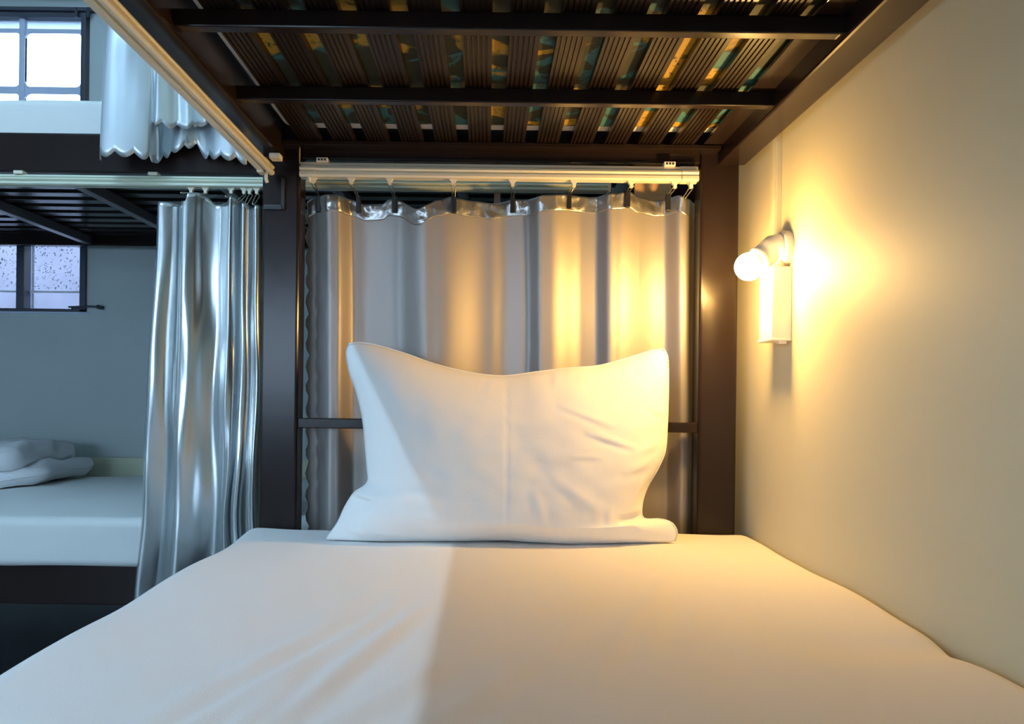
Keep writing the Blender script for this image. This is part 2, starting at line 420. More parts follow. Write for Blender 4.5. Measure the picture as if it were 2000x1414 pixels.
# mattress boards below
for k in range(6):
    box('bed_board', (PX[0][1]-0.04, -0.45+0.33*k, 0.300), (PX[1][0]+0.05, -0.45+0.33*k+0.12, 0.318), SLAT, bunk, 0.002)
box('ledge_and_filler', (PX[1][0]-0.004, -0.5, ZC+0.4835), (PX[1][0]+0.034, Y0-0.03, ZC+0.489), PAINT, bunk, 0.001)  # dark strip added to hide the lit gap between slats and rail
adopt(bunk)
tag(bunk, 'dark brown metal bunk bed frame around the white pillow, seen from inside', 'bunk bed')

# upper mattress resting on the slats: patterned ticking below a white sheet
PAT = bpy.data.materials.new('floral_ticking'); PAT.use_nodes = True
nt = PAT.node_tree; b = nt.nodes['Principled BSDF']; b.inputs['Roughness'].default_value = 0.7
tc = nt.nodes.new('ShaderNodeTexCoord')
def noise_node(scale, detail=2, dist=0.6):
    n = nt.nodes.new('ShaderNodeTexNoise'); n.inputs['Scale'].default_value = scale
    n.inputs['Detail'].default_value = detail; n.inputs['Distortion'].default_value = dist
    nt.links.new(tc.outputs['Object'], n.inputs['Vector']); return n
n1, n2, n3 = noise_node(9), noise_node(13, 2, 1.2), noise_node(70, 3, 2.0)
mp = nt.nodes.new('ShaderNodeMapping'); mp.inputs['Location'].default_value = (3.3, 1.7, 5)
nt.links.new(tc.outputs['Object'], mp.inputs[0]); nt.links.new(mp.outputs[0], n2.inputs['Vector'])
def step(n, lo, hi):
    r = nt.nodes.new('ShaderNodeMapRange'); r.inputs[1].default_value = lo; r.inputs[2].default_value = hi
    nt.links.new(n.outputs[0], r.inputs[0]); return r
def mixc(fac, ca, cb):
    m = nt.nodes.new('ShaderNodeMix'); m.data_type = 'RGBA'; nt.links.new(fac.outputs[0], m.inputs[0])
    for i, c in ((6, ca), (7, cb)):
        if isinstance(c, tuple): m.inputs[i].default_value = (*c, 1)
        else: nt.links.new(c.outputs[2], m.inputs[i])
    return m
c1 = mixc(step(n2, 0.53, 0.57), (0.02, 0.025, 0.012), (0.03, 0.15, 0.17))
c2 = mixc(step(n1, 0.54, 0.57), c1, (0.42, 0.25, 0.02))
c3 = mixc(step(n3, 0.58, 0.66), c2, (0.03, 0.035, 0.02))
nt.links.new(c3.outputs[2], b.inputs['Base Color'])
um = empty('upper_mattress', (0.02, 0.5, RZ1))
MX0, MX1 = PX[0][1]-0.025, PX[1][0]+0.028
from_bm('ticking', rounded_box((MX0+0.038, -0.46, ZC+0.4955), (MX1-0.002, 1.425, ZC+0.56), (0.02, 0.02, 0.006), (4, 4, 1)), PAT, um, True)
from_bm('white_sheet', rounded_box((MX0, -0.48, ZC+0.501), (MX1, 1.478, ZC+0.60), (0.03, 0.03, 0.02), (4, 4, 1)), SHEET, um, True)
adopt(um); tag(um, 'mattress with yellow and teal floral ticking on the slats overhead', 'mattress')

# ------------------------------------------------------------------ lower mattress with wrinkled sheet
MZ = ZC-0.2625
def bedpt(px, py):
    u, v = uv(px, py); Y = 0.2625*F/v
    return Vector((u/F*Y, Y))
wr = []
for (a, b, h, wd) in [((390, 1412), (700, 1225), .0045, .012), ((470, 1412), (600, 1305), .005, .010), ((500, 1300), (690, 1200), .005, .012), ((520, 1412), (830, 1180), .004, .013),
                      ((640, 1335), (800, 1205), .004, .010), ((650, 1412), (880, 1290), .005, .014), ((860, 1405), (1010, 1315), .005, .013),
                      ((700, 1235), (790, 1165), .003, .010), ((1200, 1260), (1310, 1130), .003, .016), ((1270, 1260), (1300, 1180), .0025, .012), ((1000, 1330), (1130, 1220), .002, .02),
                      ((300, 1412), (420, 1330), .003, .014), ((980, 1412), (1100, 1330), .002, .02), ((560, 1250), (760, 1130), .002, .015)]:
    wr.append((bedpt(*a), bedpt(*b), 0.72*h, wd))
def bed_disp(v):
    if v.z < MZ-0.05: return v
    x, y = v.x, v.y; dz = 0
    for a, b, h, wd in wr:
        ab = b-a; t = (Vector((x, y))-a).dot(ab)/ab.length_squared
        q = a+ab*min(1.25, max(-0.6, t)); d = (Vector((x, y))-q)
        side = ab.x*d.y-ab.y*d.x
        dd = d.length*(1 if side > 0 else -1)
        fade = 1.0 if 0 < t < 0.7 else (max(0, 1-(t-0.7)/0.55) if t >= 0.7 else max(0, 1+t/0.6))
        dz += h*fade*math.exp(-(dd/wd)**2) - 0.55*h*fade*math.exp(-((dd+1.7*wd)/(wd*1.1))**2)
    dz += 0.0025*noise.noise(Vector((x*5, y*3.0, 1.3))) + 0.0012*noise.noise(Vector((x*14, y*9, 4.1)))
    # edge by the wall: dips and gapes a little towards us
    if x > 0.3:
        k = (x-0.3)/0.2
        dz += k*(0.003*math.exp(-((y-1.0)/0.10)**2) - 0.007*math.exp(-((y-0.82)/0.035)**2) + 0.0008*math.sin(y*19))
        v.x -= k*k*0.005*math.exp(-((y-0.80)/0.05)**2)
    if x < -0.35:
        k = min(1, (-0.35-x)/0.1); dz += k*0.003*math.sin(y*17+1); v.x += k*0.003*math.sin(y*11)
    v.z += dz
    return v
bedm = from_bm('mattress', rounded_box((X_(488, Y0, 1030), -0.46, ZC-0.39), (W-0.002, Y0-0.008, MZ), (0.030, 0.030, 0.022), (110, 190, 2), bed_disp), SHEET, None, True)
tag(bedm, 'mattress in a creased white sheet, nearest, with the pillow standing on it', 'mattress')

# ------------------------------------------------------------------ pillow
top = [(681, 672), (700, 669), (735, 674), (790, 690), (850, 711), (920, 728), (985, 734), (1050, 726), (1110, 719), (1170, 714), (1230, 698), (1275, 684), (1296, 682)]
right = [(1296, 682), (1304, 700), (1305, 760), (1303, 830), (1299, 880), (1285, 915), (1264, 952), (1254, 985), (1257, 1012), (1290, 1014), (1313, 1022), (1323, 1040), (1320, 1057)]
bottom = [(634, 1058), (680, 1060), (760, 1059), (850, 1058), (920, 1057), (985, 1056), (1040, 1060), (1100, 1063), (1170, 1063), (1240, 1061), (1290, 1060), (1320, 1057)]
left = [(681, 672), (675, 690), (682, 730), (696, 770), (707, 820), (712, 870), (716, 915), (716, 942), (690, 962), (672, 990), (658, 1020), (640, 1045), (634, 1058)]
NU, NV = 130, 90
def samp(pts, n): return arclen_samples([(p[0], p[1], 0) for p in pts], n)
Tt, Bt, Lt, Rt = samp(top, NU), samp(bottom, NU), samp(left, NV), samp(right, NV)
def seg_d(p, a, b):
    a, b = Vector(a), Vector(b); ab = b-a
    t = min(1, max(0, (p-a).dot(ab)/ab.length_squared)); d = p-(a+ab*t)
    return d.length*(1 if ab.x*d.y-ab.y*d.x > 0 else -1), t
creases = [((1090, 792), (1190, 832), .0045, 5), ((1140, 842), (1232, 872), .006, 5), ((1110, 886), (1168, 888), .003, 4), ((1262, 796), (1303, 815), .006, 5),
           ((1040, 950), (1062, 1030), .005, 9), ((1080, 930), (1160, 985), .005, 10), ((1215, 915), (1262, 900), .006, 8), ((1200, 1022), (1258, 1003), .008, 9), ((1180, 985), (1186, 1045), .005, 7),
           ((1225, 985), (1250, 930), .007, 8), ((1120, 745), (1180, 730), .004, 6),
           ((1230, 700), (1270, 692), .004, 5), ((730, 1035), (800, 1042), .004, 6), ((680, 1025), (720, 1040), .006, 8),
           ((960, 742), (950, 775), .004, 6), ((1085, 730), (1075, 760), .004, 6), ((1130, 728), (1125, 755), .004, 6), ((850, 715), (846, 735), .0025, 6), ((1230, 880), (1290, 860), .004, 8), ((1150, 1020), (1155, 1058), .004, 7), ((1060, 1025), (1058, 1058), .004, 7), ((1210, 1030), (1215, 1058), .004, 7)]
def pil_px(u, v, i, j):
    c = (Tt[i]*(1-v)+Bt[i]*v) + (Lt[j]*(1-u)+Rt[j]*u) - (Tt[0]*(1-u)*(1-v)+Tt[-1]*u*(1-v)+Bt[0]*(1-u)*v+Bt[-1]*u*v)
    return Vector((c.x, c.y))
vs = []; fs = []
front = []; back = []
for i in range(NU):
    u = i/(NU-1)
    for j in range(NV):
        v = j/(NV-1); p = pil_px(u, v, i, j)
        Ys = lerp(1.452, 1.362, v**0.9)
        e = (max(0, 1-abs(2*u-1)**3.2))**0.62 * (max(0, 1-abs(2*v-1)**3.0))**0.62
        # the lower ears stay thin
        ear = min(1, ((u-0.0)/0.10) if v > 0.75 else 1, ((1-u)/0.10) if v > 0.75 else 1)
        th = 0.078*e*(0.45+0.55*max(0, ear))
        bump = 0
        for a, b, h, wd in creases:
            if abs(p.x-(a[0]+b[0])/2) > 120 or abs(p.y-(a[1]+b[1])/2) > 110: continue
            d, t = seg_d(p, a, b); f = math.sin(math.pi*min(1, max(0.05, t)))**0.5
            bump += 0.38*h*f*(math.exp(-(d/wd)**2) - 0.7*math.exp(-((d-1.6*wd)/wd)**2))
        bump -= 0.0014*math.exp(-((p.x-988)/2.6)**2)*(1 if v < 0.97 else 0)
        bump += 0.006*noise.noise(Vector((p.x/150, p.y/150, 2.2)))*e + 0.0018*noise.noise(Vector((p.x/38, p.y/30, 8.2)))*e
        edge = min(v, 1-v, u, 1-u)
        pk = math.exp(-(min(v, 1-v)/0.06))*(0.4+0.6*u)
        bump += 0.004*pk*noise.noise(Vector((p.x/16, 3.3, 0.7)))
        y = Ys - th - bump*min(1, edge*30)
        # push straight towards the viewer but keep above the bed
        pt = P(p.x, p.y, Ys); pt.y = y
        k = min(1.0, th/0.078)
        pt.z = max(pt.z, MZ+0.0015+0.004*(1-v))
        if v < 0.5: pt.z -= 0.012*k*(1-2*v)*0
        front.append(pt)
        q = P(p.x, p.y, Ys); q.y = min(Ys+0.75*th, Y0-0.014); q.z = max(q.z, MZ+0.0015)
        back.append(q)
N = NU*NV
vs = front+back; fs = grid_faces(NU, NV) + [f[::-1] for f in grid_faces(NU, NV, N)]
for i in range(NU-1):
    for j in (0, NV-1):
        a, b = i*NV+j, (i+1)*NV+j; fs.append((a, b, N+b, N+a))
for j in range(NV-1):
    for i in (0, NU-1):
        a, b = i*NV+j, i*NV+j+1; fs.append((a, b, N+b, N+a))
me = bpy.data.meshes.new('pillow'); me.from_pydata([tuple(v) for v in vs], [], fs)
bm = bmesh.new(); bm.from_mesh(me); bmesh.ops.remove_doubles(bm, verts=bm.verts, dist=2e-5); bmesh.ops.recalc_face_normals(bm, faces=bm.faces)
bm.to_mesh(me); bm.free()
pil = empty('pillow', (0.02, 1.38, MZ))
put('pillowcase', me, PCASE, pil, True)
def edge_pts(pts, v0, v1, n):
    s = samp(pts, n); return [P(q.x, q.y, lerp(1.452, 1.362, lerp(v0, v1, k/(n-1))**0.9)-0.001) for k, q in enumerate(s)]
tube('seam', [q for q in edge_pts(top, 0, 0, 60)], 0.0014, PCASE, pil, 6)
tube('seam', [q for q in edge_pts(right, 0, 1, 60)][:-2], 0.0014, PCASE, pil, 6)
tube('loose_thread', [P(*q, 1.44) for q in ((1303, 702), (1307, 704), (1304, 712), (1308, 722))], 0.0005, WIRE, pil, 5)
adopt(pil); tag(pil, 'white cotton pillow standing upright on the bed against the head curtain', 'pillow')

# ------------------------------------------------------------------ curtain tracks
def track_profile(h, d):
    """ridged outline (depth, height); front is -depth"""
    return [(0, 0), (0, h), (-0.35*d, h), (-0.42*d, 0.93*h), (-0.62*d, 0.92*h), (-0.70*d, 0.78*h), (-0.55*d, 0.72*h), (-0.55*d, 0.66*h), (-0.92*d, 0.62*h), (-1.0*d, 0.50*h), (-0.93*d, 0.40*h),
            (-0.80*d, 0.37*h), (-0.80*d, 0.33*h), (-0.97*d, 0.28*h), (-1.0*d, 0.10*h), (-0.85*d, 0), (-0.66*d, 0), (-0.66*d, 0.22*h), (-0.40*d, 0.22*h), (-0.40*d, 0)]
# head track
TY = Y0+0.004
trk = empty('curtain_track', (0.03, TY, Z_(975, 348, TY)))
z0t, z1t = Z_(975, 349, TY-0.02), Z_(975, 318, TY-0.02)
h = z1t-z0t
tp = [(TY+p[0], z0t+p[1]) for p in track_profile(h, 0.024)]
xa, xb = X_(586, TY-0.02, 335), X_(1364, TY-0.02, 335)
prism('channel', tp, 'X', xa+0.012, xb-0.012, TRACKM, trk)
cp = [(TY+p[0]*1.10-0.0005, z0t-0.001+p[1]*1.05) for p in track_profile(h, 0.024)]
prism('end_cap', cp, 'X', xa, xa+0.030, TRACKM, trk); prism('end_cap', cp, 'X', xb-0.032, xb, TRACKM, trk)
for px in (608, 1346): tube('end_stop', [(X_(px, TY, 345), TY-0.016, z0t+0.002), (X_(px, TY, 345), TY-0.016, z0t-0.010)], 0.0038, TRACKM, trk, 8)
for px, py in ((633, 316), (1304, 321)):
    x = X_(px, TY, py); z = z1t
    bk = box('track_bracket', (x-0.011, TY-0.020, z-0.002), (x+0.011, TY, z+0.0065), LAMPW, trk, 0.001)
    for s in (-0.006, 0, 0.006): box('bracket_hole', (x+s-0.0018, TY-0.0206, z+0.0005), (x+s+0.0018, TY-0.0196, z+0.0045), CLIPM, bk, 0)
adopt(trk)
tag(trk, 'ivory ridged curtain track between the two posts above the pillow', 'curtain track')
# side track along our bed's aisle edge
trs = empty('curtain_track', (-0.41, 0.5, ZC+0.42))
tp = [(-0.4325-p[0], ZC+0.411+p[1]) for p in track_profile(0.026, 0.024)]
prism('channel', tp, 'Y', -0.48, 1.440, TRACKM, trs)
tp2 = [(-0.4340-p[0]*1.12, ZC+0.409+p[1]*1.12) for p in track_profile(0.026, 0.024)]
prism('end_cap', tp2, 'Y', 1.428, 1.452, TRACKM, trs)
box('track_bracket', (-0.413, 1.432, ZC+0.436), (-0.393, 1.456, ZC+0.446), IVORY, trs, 0.002)
for yb in (0.1, 0.75): box('track_bracket', (-0.430, yb, ZC+0.436), (-0.412, yb+0.022, ZC+0.4535), IVORY, trs, 0.002)
tube('end_stop', [(-0.420, 1.440, ZC+0.411), (-0.420, 1.440, ZC+0.398), (-0.418, 1.441, ZC+0.392)], 0.0035, IVORY, trs)
adopt(trs)
tag(trs, 'ivory curtain track running towards us along the left upper rail', 'curtain track')

# ------------------------------------------------------------------ the other bunk behind, at right angles
OY = 1.645                               # its long front side
ob = empty('bunk_bed', (-0.8, 2.05, 0))
OX0, OX1 = -1.95, X_(1314, OY-0.02, 365)
for a_ in (OX0, OX1-0.082):
    box('post', (a_, OY-0.01, 0), (a_+0.082, OY+0.04, 2.06), PAINT, ob, 0.006, 3)
    box('post', (a_, 2.47, 0), (a_+0.082, 2.52, 2.06), PAINT, ob, 0.006, 3)
orz0, orz1 = Z_(100, 336, OY), Z_(100, 259, OY)
lrz0, lrz1 = Z_(100, 1181, OY), Z_(100, 1099, OY)
for y0, y1 in ((OY, OY+0.035), (2.48, 2.515)):
    box('upper_side_rail', (OX0+0.082, y0, orz0), (OX1-0.082, y1, orz1), PAINT, ob, 0.004)
    box('lower_side_rail', (OX0+0.082, y0, lrz0), (OX1-0.082, y1, lrz1), PAINT, ob, 0.004)
    box('top_rail', (OX0+0.082, y0, 2.02), (OX1-0.082, y1, 2.05), PAINT, ob, 0.004)
for a_ in (OX0, OX1-0.08):
    for z0, z1 in ((orz0, orz1), (lrz0, lrz1), (2.02, 2.05)):
        box('end_rail', (a_+0.02, OY+0.04, z0), (a_+0.06, 2.47, z1), PAINT, ob, 0.004)
for pxa in (110, 410, 640, -190, 900):
    x = X_(pxa, OY+0.05, 365)
    box('bearer', (x-0.012, OY+0.036, orz0+0.004), (x+0.012, 2.48, orz0+0.030), mat('grey_brown_bearer', (0.13, 0.12, 0.13), 0.35), ob, 0.002)
# slats run lengthwise here
sfirst = None
for k in range(11):
    y = OY+0.075+0.073*k
    o = box('slat', (OX0+0.09, y, orz0+0.031), (OX1-0.09, y+0.040, orz0+0.041), PAINT, ob, 0.002) if sfirst is None else sfirst.copy()
    if sfirst is None: sfirst = o; y_first = y
    else: COL.objects.link(o); o.location.y = y-y_first
for k in range(4):
    box('bed_board', (OX0+0.15+0.6*k, OY+0.036, lrz0+0.03), (OX0+0.27+0.6*k, 2.48, lrz0+0.05), PAINT, ob, 0.002)
BRK = mat('light_brown_bracket', (0.30, 0.19, 0.14), 0.5)
box('bracket_tab', (X_(965, OY-0.012, 380), OY-0.012, Z_(970, 402, OY)), (X_(978, OY-0.012, 380), OY+0.001, Z_(970, 366, OY)), BRK, ob, 0.002)
TAN = mat('tan_plywood', (0.72, 0.42, 0.17), 0.7, bump=0.05, bscale=40, stretch=(1, 1, 8), var=0.15, vscale=20)
ba, bb = OX1-0.080, OX1-0.003; bz0, bz1 = Z_(1280, 470, OY), Z_(1280, 300, OY)
nz = Z_(1245, 350, OY); pts = [(ba, bz0), (bb, bz0), (bb, bz1), (ba+0.030, bz1), (ba+0.030, nz+0.004)] + [(ba+0.030-0.022*math.sin(t), nz-0.004+0.008*math.cos(t)) for t in (0.3, 0.8, 1.3)] + [(ba, nz-0.006)]
prism('corner_board', pts, 'Y', OY-0.019, OY-0.0105, TAN, ob)
box('dark_filler', (OX1+0.001, OY-0.004, bz0-0.1), (W-0.06, OY+0.012, bz1+0.1), PAINT, ob, 0.002)  # added dark panel, hides the lit back wall beyond the post
adopt(ob); tag(ob, 'dark bunk bed frame behind, standing crosswise under the far windows', 'bunk bed')
# its track
OTY = OY-0.004
ot = empty('curtain_track', (-0.8, OTY, ZC+0.44))
zo0, zo1 = Z_(250, 363, OTY-0.02), Z_(250, 340, OTY-0.02)
tp = [(OTY+p[0], zo0+p[1]) for p in track_profile(zo1-zo0, 0.022)]
prism('channel', tp, 'X', OX0+0.085, X_(1186, OTY, 365), mat('pale_green_track', (0.68, 0.72, 0.58), 0.3), ot)
box('end_cap', (X_(1184, OTY, 365), OTY-0.022, zo0-0.001), (X_(1191, OTY, 365), OTY-0.001, zo1+0.001), IVORY, ot, 0.002)
for px in (45, 305, 820):
    x = X_(px, OTY, 340); box('track_bracket', (x-0.010, OTY-0.018, zo1-0.001), (x+0.010, OTY, zo1+0.006), IVORY, ot, 0.001)
adopt(ot); tag(ot, 'ivory curtain track along the far bunk, holding the gathered silver curtain', 'curtain track')
# lower mattress, pale sheet
def soft(amp, s, seed):
    def f(v):
        v.z += amp*noise.noise(Vector((v.x*s, v.y*s, seed)))
        v.y += amp*0.8*noise.noise(Vector((v.x*s*0.7, v.z*s*2, seed+3)))
        return v
    return f
lm = from_bm('mattress', rounded_box((OX0+0.09, OY-0.006, lrz1-0.012), (OX1-0.09, 2.46, Z_(100, 1010, OY)), (0.03, 0.024, 0.02), (60, 24, 4), soft(0.006, 4, 2.0)), PALE, None, True)
tag(lm, 'pale mattress on the lower far bunk, below the folded quilt', 'mattress')
um2 = from_bm('mattress', rounded_box((OX0+0.09, OY+0.004, orz0+0.042), (OX1-0.09, 2.46, Z_(100, 189, OY)), (0.03, 0.02, 0.02), (60, 24, 4), soft(0.006, 3, 5.0)), PALE, None, True)
tag(um2, 'pale mattress on the upper far bunk, in front of the upper window', 'mattress')
# folded quilt: two soft layers
qz = Z_(100, 1010, OY)
q = empty('quilt', (-1.5, 2.2, qz))
def qd(seed, xr):
    def f(v):
        n = noise.noise(Vector((v.x*6, v.y*6, seed))); m = noise.noise(Vector((v.x*17, v.y*15, seed+2+v.z*20)))
        v.z += (0.018*n+0.009*m+0.004*noise.noise(v*38))*(1 if v.z > qz+0.01 else 0.0)
        v.x += 0.010*m+0.02*noise.noise(Vector((v.y*5, v.z*18, seed))); v.y += 0.010*m+0.015*noise.noise(Vector((v.x*4, v.z*16, seed+6)))
        # front edge runs obliquely: nearer the viewer further left
        k = (xr-v.x); v.y -= 0.52*k*max(0, (2.44-v.y)/0.35) if v.y < 2.44 else 0
        return v
    return f
xq = X_(188, 2.45, 925)
from_bm('lower_fold', rounded_box((-1.86, 2.12, qz+0.009), (xq, 2.44, qz+0.058), (0.03, 0.03, 0.026), (36, 24, 3), qd(1.0, xq)), QUILTM, q, True)
from_bm('upper_fold', rounded_box((-1.86, 2.10, qz+0.050), (xq-0.035, 2.43, qz+0.118), (0.04, 0.04, 0.033), (36, 24, 3), qd(9.0, xq)), QUILTM, q, True)
adopt(q); tag(q, 'folded white quilt lying on the lower far mattress by the wall', 'quilt')

# ------------------------------------------------------------------ head curtain behind the pillow
CY = 1.566
topk = [(600, 393), (612, 388), (633, 386), (655, 386), (685, 389), (714, 398), (745, 397), (760, 389), (775, 391), (818, 413), (860, 396), (880, 389), (920, 393), (963, 396), (1001, 389), (1040, 390), (1064, 386), (1121, 382), (1160, 384), (1194, 382), (1230, 378), (1246, 385), (1285, 389), (1318, 386), (1340, 393), (1363, 395)]
dep = [(598, -.004), (615, -.004), (648, .018), (662, .016), (688, -.012), (712, -.014), (775, -.006), (832, .016), (850, .014), (955, -.008), (985, -.012), (1030, -.006), (1055, .012), (1072, .012), (1138, -.008), (1165, -.008), (1190, .010), (1205, .009), (1285, -.014), (1300, -.015), (1326, .012), (1334, .011), (1364, -.014)]
NUc, NVc = 240, 70
def curtain_head(v0, v1, nv, off, scal, name, m, parent, crinkle=0.0):
    vs = []
    for i in range(NUc):
        u = i/(NUc-1); px = lerp(600, 1363, u)
        for j in range(nv):
            v = lerp(v0, v1, j/(nv-1))
            pyt = interp(topk, px); py = pyt + v*(1190-pyt) if not scal else pyt + v*31*1.0
            hv = (py-pyt)/800
            wob = 9*hv*noise.noise(Vector((px/170, hv*1.6, 3.7))) + 2*noise.noise(Vector((px/90, hv*3, 1.1)))
            d = 1.5*interp(dep, px+wob)*(0.85+0.25*noise.noise(Vector((px/120, hv*2.2, 7)))) + 0.0025*noise.noise(Vector((px/90, py/260, 2)))
            if crinkle: crk = crinkle*max(0, 1-v)**0.6; d += -0.0016*max(0, v)**3 + crk*noise.noise(Vector((px/13, py/20, 5))) + crk*0.7*noise.noise(Vector((px/30, py/14, 9)))
            pxx = px
            if u < 0.06 and not scal:      # scalloped left edge
                k = 1-u/0.06
                pxx = px + k*(4-9*abs(math.sin((py-400)/42*math.pi)))
            p = P(pxx, py, CY); p.y = CY-d-off
            vs.append(p)
    return thicken(raw(name, vs, grid_faces(NUc, nv), m, parent), 0.0009)
hc = empty('curtain', (0.03, CY, ZC-0.4))
curtain_head(0.0, 1.0, NVc, 0.0, False, 'panel', SATIN_DULL, hc)
curtain_head(-0.03, 1.0, 10, 0.0022, True, 'header_band', SATIN_HEM, hc, 0.0035)
adopt(hc); tag(hc, 'grey satin curtain hung flat across the bed head behind the pillow', 'curtain')

# ------------------------------------------------------------------ curtain hooks
def hook(x, ytrack, ztrack, ztop, ycur, lab, grp, clip=True, tilt=0.0, s=1.0):
    hk = empty('curtain_hook', (x, ytrack, ztrack))
    # glider: small trapezoid with a stem
    poly = [(x-0.0072*s, ztrack), (x+0.0072*s, ztrack), (x+0.0066*s, ztrack-0.003*s), (x+0.0030*s, ztrack-0.0075*s), (x+0.0028*s, ztrack-0.0125*s), (x-0.0028*s, ztrack-0.0125*s), (x-0.0030*s, ztrack-0.0075*s), (x-0.0066*s, ztrack-0.003*s)]
    prism('glider', poly, 'Y', ytrack-0.004, ytrack+0.004, IVORY, hk)
    zt = ztrack-0.011*s; zb = ztop+0.004; L = zt-zb
    wv = [(x, ytrack, zt+0.003), (x+0.004*s+tilt*0.3, ytrack-0.001, zt-0.15*L), (x+0.0035*s+tilt*0.6, (ytrack*2+ycur)/3, zt-0.5*L), (x+0.001+tilt, ycur, zb-0.003),
          (x-0.0025*s+tilt, ycur, zb-0.001), (x-0.002*s+tilt*0.5, (ytrack+ycur)/2, zt-0.55*L), (x-0.003*s, ytrack, zt-0.2*L), (x+0.001, ytrack+0.001, zt-0.02*L)]
    tube('wire', [tuple(p) for p in catmull(wv, 24)], 0.0011*s, WIRE, hk, 5)
    if clip:
        c = box('clip', (x+tilt-0.0048, ycur-0.0075, ztop-0.0285), (x+tilt+0.0048, ycur+0.0035, ztop+0.006), CLIPM, hk, 0.0015)
    adopt(hk); tag(hk, lab, 'hook', grp)
hx = [(612, -0.004), (686, 0.001), (761, 0.001), (885, 0.0), (1001, 0.003), (1121, -0.002), (1233, 0.004), (1318, 0.0), (1349, 0.002)]
for k, (px, tl_) in enumerate(hx):
    ty = TY-0.010; z = Z_(px, 348.5, ty); x = X_(px, ty, 350)
    pyt = interp(topk, px); ycur = CY - 1.5*interp(dep, px) - 0.006
    hook(x, ty, z0t+0.001, Z_(px, pyt, ycur), ycur, '%s curtain hook with black clip counted from the left post, above the pillow' % ORD[k], 'hooks holding the curtain behind the pillow', True, tl_)

# ------------------------------------------------------------------ gathered silver curtain in front of the far bunk
GY = 1.598
# plan knots: (px at the top, px low down, depth offset towards us at top, low down)
plan = [(308, 262, .000, .004), (318, 272, .014, .018), (338, 300, .006, .010), (352, 322, -.016, -.020), (350, 327, -.002, -.004), (366, 340, .020, .022), (384, 362, .014, .014), (400, 382, -.002, .000), (428, 408, -.008, -.012), (446, 430, .006, .002),
        (455, 443, .016, .012), (464, 452, .000, -.006), (470, 452, -.016, -.016), (476, 462, .010, .010), (486, 476, .004, .012), (492, 490, -.014, -.004), (499, 500, .006, .010), (506, 516, .002, -.006), (510, 522, -.014, -.012)]
NG = 220; NGv = 90
ptop = arclen_samples([(p[0], p[2]*1500, 0) for p in plan], NG)
pbot = arclen_samples([(p[1], p[3]*1500, 0) for p in plan], NG)
gtop = [(300, 397), (370, 397), (374, 381), (392, 378), (402, 384), (420, 398), (444, 396), (455, 386), (470, 396), (485, 402), (512, 402)]
vs = []
for i in range(NG):
    for j in range(NGv):
        v = j/(NGv-1)
        t = v**1.25
        px = lerp(ptop[i].x, pbot[i].x, t); d = lerp(ptop[i].y, pbot[i].y, t)/1500
        pyt = interp(gtop, ptop[i].x); py = lerp(pyt, 1230, v)
        # shapely pinch about two thirds down on the right, gentle sway everywhere
        px += 5*noise.noise(Vector((ptop[i].x/60, v*4.5, 1.7))) * min(1, v*4)
        d += 0.010*noise.noise(Vector((ptop[i].x/35, v*5, 4.4)))*min(1, v*3)
        if ptop[i].x > 440: px -= 12*math.exp(-((v-0.74)/0.13)**2)*min(1, (ptop[i].x-440)/30)*(1 if ptop[i].x < 490 else 0.4)
        p = P(px, py, GY); p.y = GY-d
        vs.append(p)
gc = thicken(raw('curtain', vs, grid_faces(NG, NGv), SATIN, None), 0.0009)
tag(gc, 'silver satin curtain gathered in long folds left of the bed post', 'curtain')
for k, (px, tl_) in enumerate([(374, -0.006), (402, 0.003), (452, 0.002), (477, -0.001), (488, 0.004), (502, 0.004)]):
    ty = OTY-0.012; zz = zo0+0.001; x = X_(px, ty, 365)
    hook(x, ty, zz, Z_(px, interp(gtop, px)-2, GY)-0.001, GY-0.004, '%s wire hook from the left above the gathered silver curtain' % ORD[k], 'hooks holding the gathered silver curtain', False, tl_, 1.05)

# ------------------------------------------------------------------ scalloped curtain of the upper far bunk
VY_ = 1.60
vc = empty('curtain', (-0.65, VY_, ZC+0.48))
def scallop(name, knots, hem, pxa, pxb, sc_w, ybase, nu=110, nv=50, seed=0):
    """folded panel between two pixels, hem line from knots (px, py), scallops sc_w px wide"""
    pts = arclen_samples([(k[0], k[1]*1500, 0) for k in knots], nu); vs = []; L = 0
    for i in range(nu):
        if i: L += (pts[i]-pts[i-1]).length
        for j in range(nv):
            v = j/(nv-1)
            hy = interp(hem, pts[i].x) - 7 + 11*abs(math.sin(L/sc_w*math.pi))
            py = lerp(-390, hy, v)
            px = pts[i].x + (1-v)*(0.25*(350-pts[i].x)) + 5*noise.noise(Vector((L/80, v*5, seed)))
            d = pts[i].y/1500*(0.5+0.5*v) + 0.011*noise.noise(Vector((L/75, v*4, seed+4)))
            p = P(px, py, ybase); p.y = ybase-d; vs.append(p)
    return thicken(raw(name, vs, grid_faces(nu, nv), SATIN_UP, vc), 0.0009)
SATIN_UP = mat('pale_blue_satin', (0.62, 0.68, 0.72), 0.36, metal=0.75, bump=0.06, bscale=20)
scallop('panel', [(198, .0), (214, .024), (258, .030), (288, .022), (300, -.002), (308, -.010)], [(196, 313), (250, 311), (290, 313), (310, 316)], 0, 0, 33, VY_-0.012, seed=1)
scallop('panel', [(292, -.010), (300, .010), (308, .012), (314, .022), (332, .016), (350, .004), (372, .004), (386, -.010), (400, -.010), (404, .012), (430, .010), (470, .0)], [(290, 246), (330, 252), (380, 250), (384, 240), (440, 238), (470, 240)], 0, 0, 34, VY_-0.002, seed=5)
scallop('panel', [(286, -.020), (310, -.014), (340, .004), (358, .006), (375, -.010), (392, -.014), (420, -.002), (450, .000), (480, -.008)], [(285, 312), (330, 302), (358, 292), (375, 282), (400, 305), (440, 310), (480, 316)], 0, 0, 30, VY_+0.016, seed=9)
